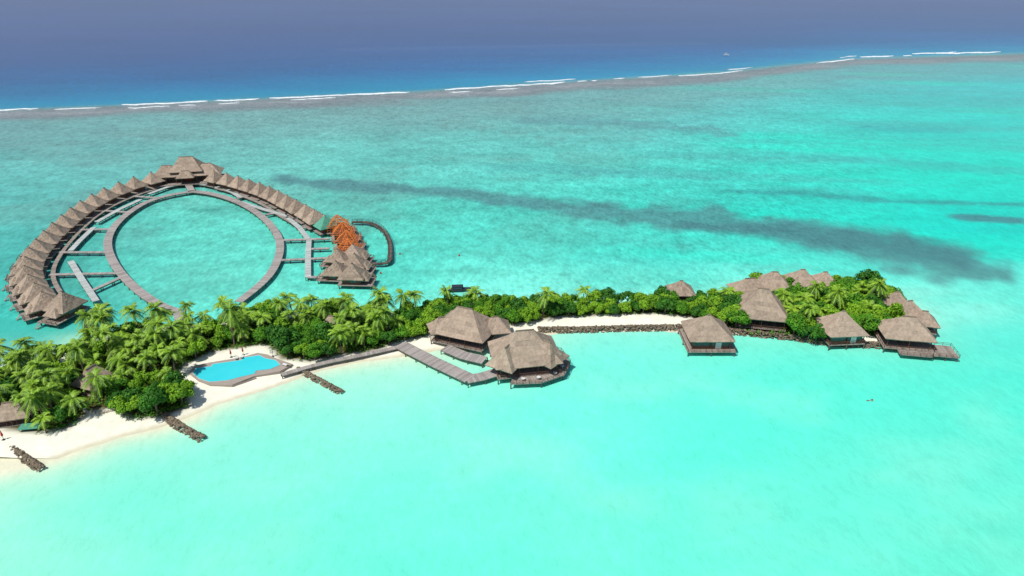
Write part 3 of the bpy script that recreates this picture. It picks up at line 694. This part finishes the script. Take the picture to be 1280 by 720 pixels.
# ------------------------------------------------------------------ vegetation
def broad_variant(seed,rad=3.2,h=5.2,leaves=150,m='leaf'):
    rr=random.Random(seed); root=empty('broadleaf_tree',(0,0,-500))
    t=MB(); t.tube((0,0,-.3),(.1,0,h*.55),.25,.14,7)
    for i in range(5):
        a_=i*1.26+rr.random(); t.tube((.1,0,h*.4),(math.cos(a_)*rad*.55,math.sin(a_)*rad*.55,h*.72),.12,.04,5)
    t.build('trunk',M['bark'],root)
    c=MB(); lob=[]
    for i in range(17):
        a_=rr.uniform(0,6.283); q_=rr.random()**.6
        rx=rad*.74*q_
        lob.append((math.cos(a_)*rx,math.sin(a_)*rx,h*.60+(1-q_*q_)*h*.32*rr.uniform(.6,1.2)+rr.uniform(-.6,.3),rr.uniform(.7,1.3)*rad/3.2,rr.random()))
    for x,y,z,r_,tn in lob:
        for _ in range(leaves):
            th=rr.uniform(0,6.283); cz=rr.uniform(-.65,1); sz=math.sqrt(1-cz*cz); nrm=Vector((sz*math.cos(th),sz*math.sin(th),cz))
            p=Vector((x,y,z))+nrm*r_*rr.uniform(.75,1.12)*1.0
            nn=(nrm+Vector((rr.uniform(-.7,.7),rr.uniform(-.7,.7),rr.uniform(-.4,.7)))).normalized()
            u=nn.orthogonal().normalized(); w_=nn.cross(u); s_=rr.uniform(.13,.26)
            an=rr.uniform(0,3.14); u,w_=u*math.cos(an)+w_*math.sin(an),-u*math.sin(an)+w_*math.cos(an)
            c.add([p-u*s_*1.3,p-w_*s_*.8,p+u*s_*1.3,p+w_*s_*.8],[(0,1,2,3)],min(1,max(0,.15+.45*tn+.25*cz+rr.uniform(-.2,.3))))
    c.build('crown',M[m],root); return root
def palm_variant(seed,h=8.5,nf=24):
    rr=random.Random(seed); root=empty('palm_tree',(0,0,-500)); t=MB(); lean=rr.uniform(.3,1.4)
    pts=[Vector((lean*(k/6)**2,0,h*k/6-.3*(k==0))) for k in range(7)]
    for k in range(6): t.tube(pts[k],pts[k+1],.24-.02*k,.22-.02*k,7)
    t.build('trunk',M['bark'],root)
    c=MB(); top=pts[-1]
    for i in range(nf):
        az=i*2.399+rr.uniform(-.2,.2); el=math.radians(rr.uniform(-30,60)) if i%3 else math.radians(rr.uniform(15,70))
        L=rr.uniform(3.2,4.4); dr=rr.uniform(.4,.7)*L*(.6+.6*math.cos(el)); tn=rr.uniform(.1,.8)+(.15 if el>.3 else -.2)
        hd=Vector((math.cos(az),math.sin(az),0)); side=Vector((-hd.y,hd.x,0))
        f=lambda s_: top+hd*(L*s_*math.cos(el))+Vector((0,0,L*s_*math.sin(el)-dr*s_*s_))
        K=14
        for k in range(K):
            s_=.1+.9*k/K; p=f(s_); p2=f(s_+.07); d_=(p2-p).normalized(); ll=1.1*math.sin(min(1,(s_+.12))*math.pi*.9)**.6+.12
            for sg in (-1,1):
                tip=p+side*sg*ll*.70+d_*ll*.60-Vector((0,0,ll*rr.uniform(.15,.55)))
                c.add([p-d_*.07,p+d_*.2,tip],[(0,1,2)],min(1,max(0,tn+rr.uniform(-.12,.12))))
            c.add([p-side*.06,p2-side*.06,p2+side*.06,p+side*.06],[(0,1,2,3)],1.0)
    c.build('crown',M['palm'],root)
    return root
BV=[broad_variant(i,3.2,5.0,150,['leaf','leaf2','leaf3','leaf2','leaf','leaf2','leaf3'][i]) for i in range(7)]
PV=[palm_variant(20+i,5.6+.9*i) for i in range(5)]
def inpoly(x,y,poly): 
    r_=False;n_=len(poly)
    for i in range(n_):
        x0,y0=poly[i];x1,y1=poly[(i+1)%n_]
        if (y0>y)!=(y1>y) and x<(x1-x0)*(y-y0)/(y1-y0)+x0: r_=not r_
    return r_
def topx(x,y,z=1):
    d_=y*cp+(H-z)*sp; return 640+F*x/d_, 360-F*(y*sp-(H-z)*cp)/d_
placed=[]
used=set()
def put(var,kind,x,y,s_,label,group,z=.7):
    k=id(var)
    if k not in used: used.add(k); o=var
    else: o=copy_tree(var)
    o.location=(x,y,z); o.rotation_euler[2]=R.uniform(0,6.283); o.scale=(s_*R.uniform(.92,1.08),s_*R.uniform(.92,1.08),s_*R.uniform(.85,1.15))
    tag(o,label,kind,group)
def region(px):
    return 'left' if px<215 else 'pool' if px<500 else 'hedge' if px<905 else 'east'
RL={'left':('in the thick palm grove behind the left beach','grove'),'pool':('in the grove between the pool and the restaurant','pool grove'),'hedge':('in the low green belt behind the rock sea wall','belt'),'east':('in the rounded grove at the eastern end','east grove')}
cnt={'p':0,'b':0}
for x,y,s_,lb in [(905,382,.95,'tall palm standing clear at the left of the east roofs'),(500,394,.95,'palm rising above the hedge left of the restaurant'),(990,410,.8,'palm right of the broad beach roof'),(58,541,.7,'bright palm at the very front of the left beach'),(1072,374,.75,'palm poking above the back of the east grove')]:
    p=P(x,y,1); put(PV[R.randrange(3)],'palm tree',p.x,p.y,s_,lb,None); placed.append((p.x,p.y,2.2)); cnt['p']+=1
for _ in range(60000):
    x=R.uniform(-175,125); y=R.uniform(125,236)
    if not inpoly(x,y,VEG): continue
    px,py=topx(x,y)
    if px<-40: continue
    if any((x-a_)**2+(y-b_)**2<r_*r_*(.8 if px>905 else 1) for a_,b_,r_ in EXC): continue
    rg=region(px)
    if any(abs(x-a_)<r_*.8 and 0<b_-y<r_+((7.0 if b_>208 else 2.0) if rg=='east' else 4.5) and r_>(3.7 if rg=='east' else 3.5) for a_,b_,r_ in EXC): continue
    pal=R.random()<{'left':.66,'pool':.5,'hedge':.03,'east':.12}[rg]
    if rg=='pool' and 345<px<420 and py>415: pal=False
    if rg=='left' and 150<px<235 and py>490: pal=False
    rad=(2.3 if pal else 2.3 if rg in('hedge','east') else 2.5)*R.uniform(.85,1.25)
    if any((x-a_)**2+(y-b_)**2<((rad+r_)*(.52 if rg in('hedge','east') else .62))**2 for a_,b_,r_ in placed): continue
    if pal and cnt['p']>=290 or (not pal and cnt['b']>=295): continue
    placed.append((x,y,rad)); where,g=RL[rg]
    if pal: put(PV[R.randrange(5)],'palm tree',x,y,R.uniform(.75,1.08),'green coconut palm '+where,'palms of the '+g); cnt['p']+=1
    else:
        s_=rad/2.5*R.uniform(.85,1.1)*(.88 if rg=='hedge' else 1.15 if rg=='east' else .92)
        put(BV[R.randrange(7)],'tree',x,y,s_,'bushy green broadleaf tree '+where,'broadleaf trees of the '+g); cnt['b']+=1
print('TREES',cnt)
mb=MB(); c=0
while c<30000:
    x=R.uniform(-160,122); y=R.uniform(125,236)
    if not inpoly(x,y,VEG) or any((x-a_)**2+(y-b_)**2<r_*r_*.9 for a_,b_,r_ in EXC): continue
    z=R.uniform(.9,1.6); tn=R.uniform(0,.6)
    for k in range(4):
        p=Vector((x+R.gauss(0,.4),y+R.gauss(0,.4),z+R.uniform(-.3,.4))); nn=Vector((R.uniform(-.8,.8),R.uniform(-.8,.8),1)).normalized(); u=nn.orthogonal().normalized()*R.uniform(.2,.4); w_=nn.cross(u)*.7
        mb.add([p-u,p-w_,p+u,p+w_],[(0,1,2,3)],tn); c+=1
o=mb.build('undergrowth',M['leaf']); tag(o,'low leafy ground cover under the island trees','undergrowth',kind='stuff')

# ------------------------------------------------------------------ light, world, camera
SE=math.radians(60); SR=math.radians(-130)
sd_=Vector((math.sin(SR)*math.cos(SE),math.cos(SR)*math.cos(SE),math.sin(SE)))
sl_=bpy.data.lights.new('sun','SUN'); sl_.energy=3.8; sl_.angle=math.radians(.5); sl_.color=(1,.96,.9)
so=bpy.data.objects.new('sun',sl_); COL.objects.link(so); so.rotation_euler=sd_.to_track_quat('Z','Y').to_euler()
w=bpy.data.worlds.new('World'); scene.world=w; w.use_nodes=True; n=w.node_tree.nodes; l=w.node_tree.links
sk=n.new('ShaderNodeTexSky'); sk.sky_type='NISHITA'; sk.sun_disc=False; sk.sun_elevation=SE; sk.sun_rotation=SR
bg=n['Background']; bg.inputs['Strength'].default_value=.09; l.new(sk.outputs[0],bg.inputs['Color'])
cam=bpy.data.cameras.new('camera'); co=bpy.data.objects.new('camera',cam); COL.objects.link(co)
co.location=(0,0,H); co.rotation_euler=(math.pi/2-PITCH,0,0); cam.sensor_width=36; cam.lens=36*F/1280; cam.clip_end=80000; cam.clip_start=1
scene.camera=co
scene.view_settings.view_transform='Standard'; scene.view_settings.look='None'; scene.view_settings.exposure=0
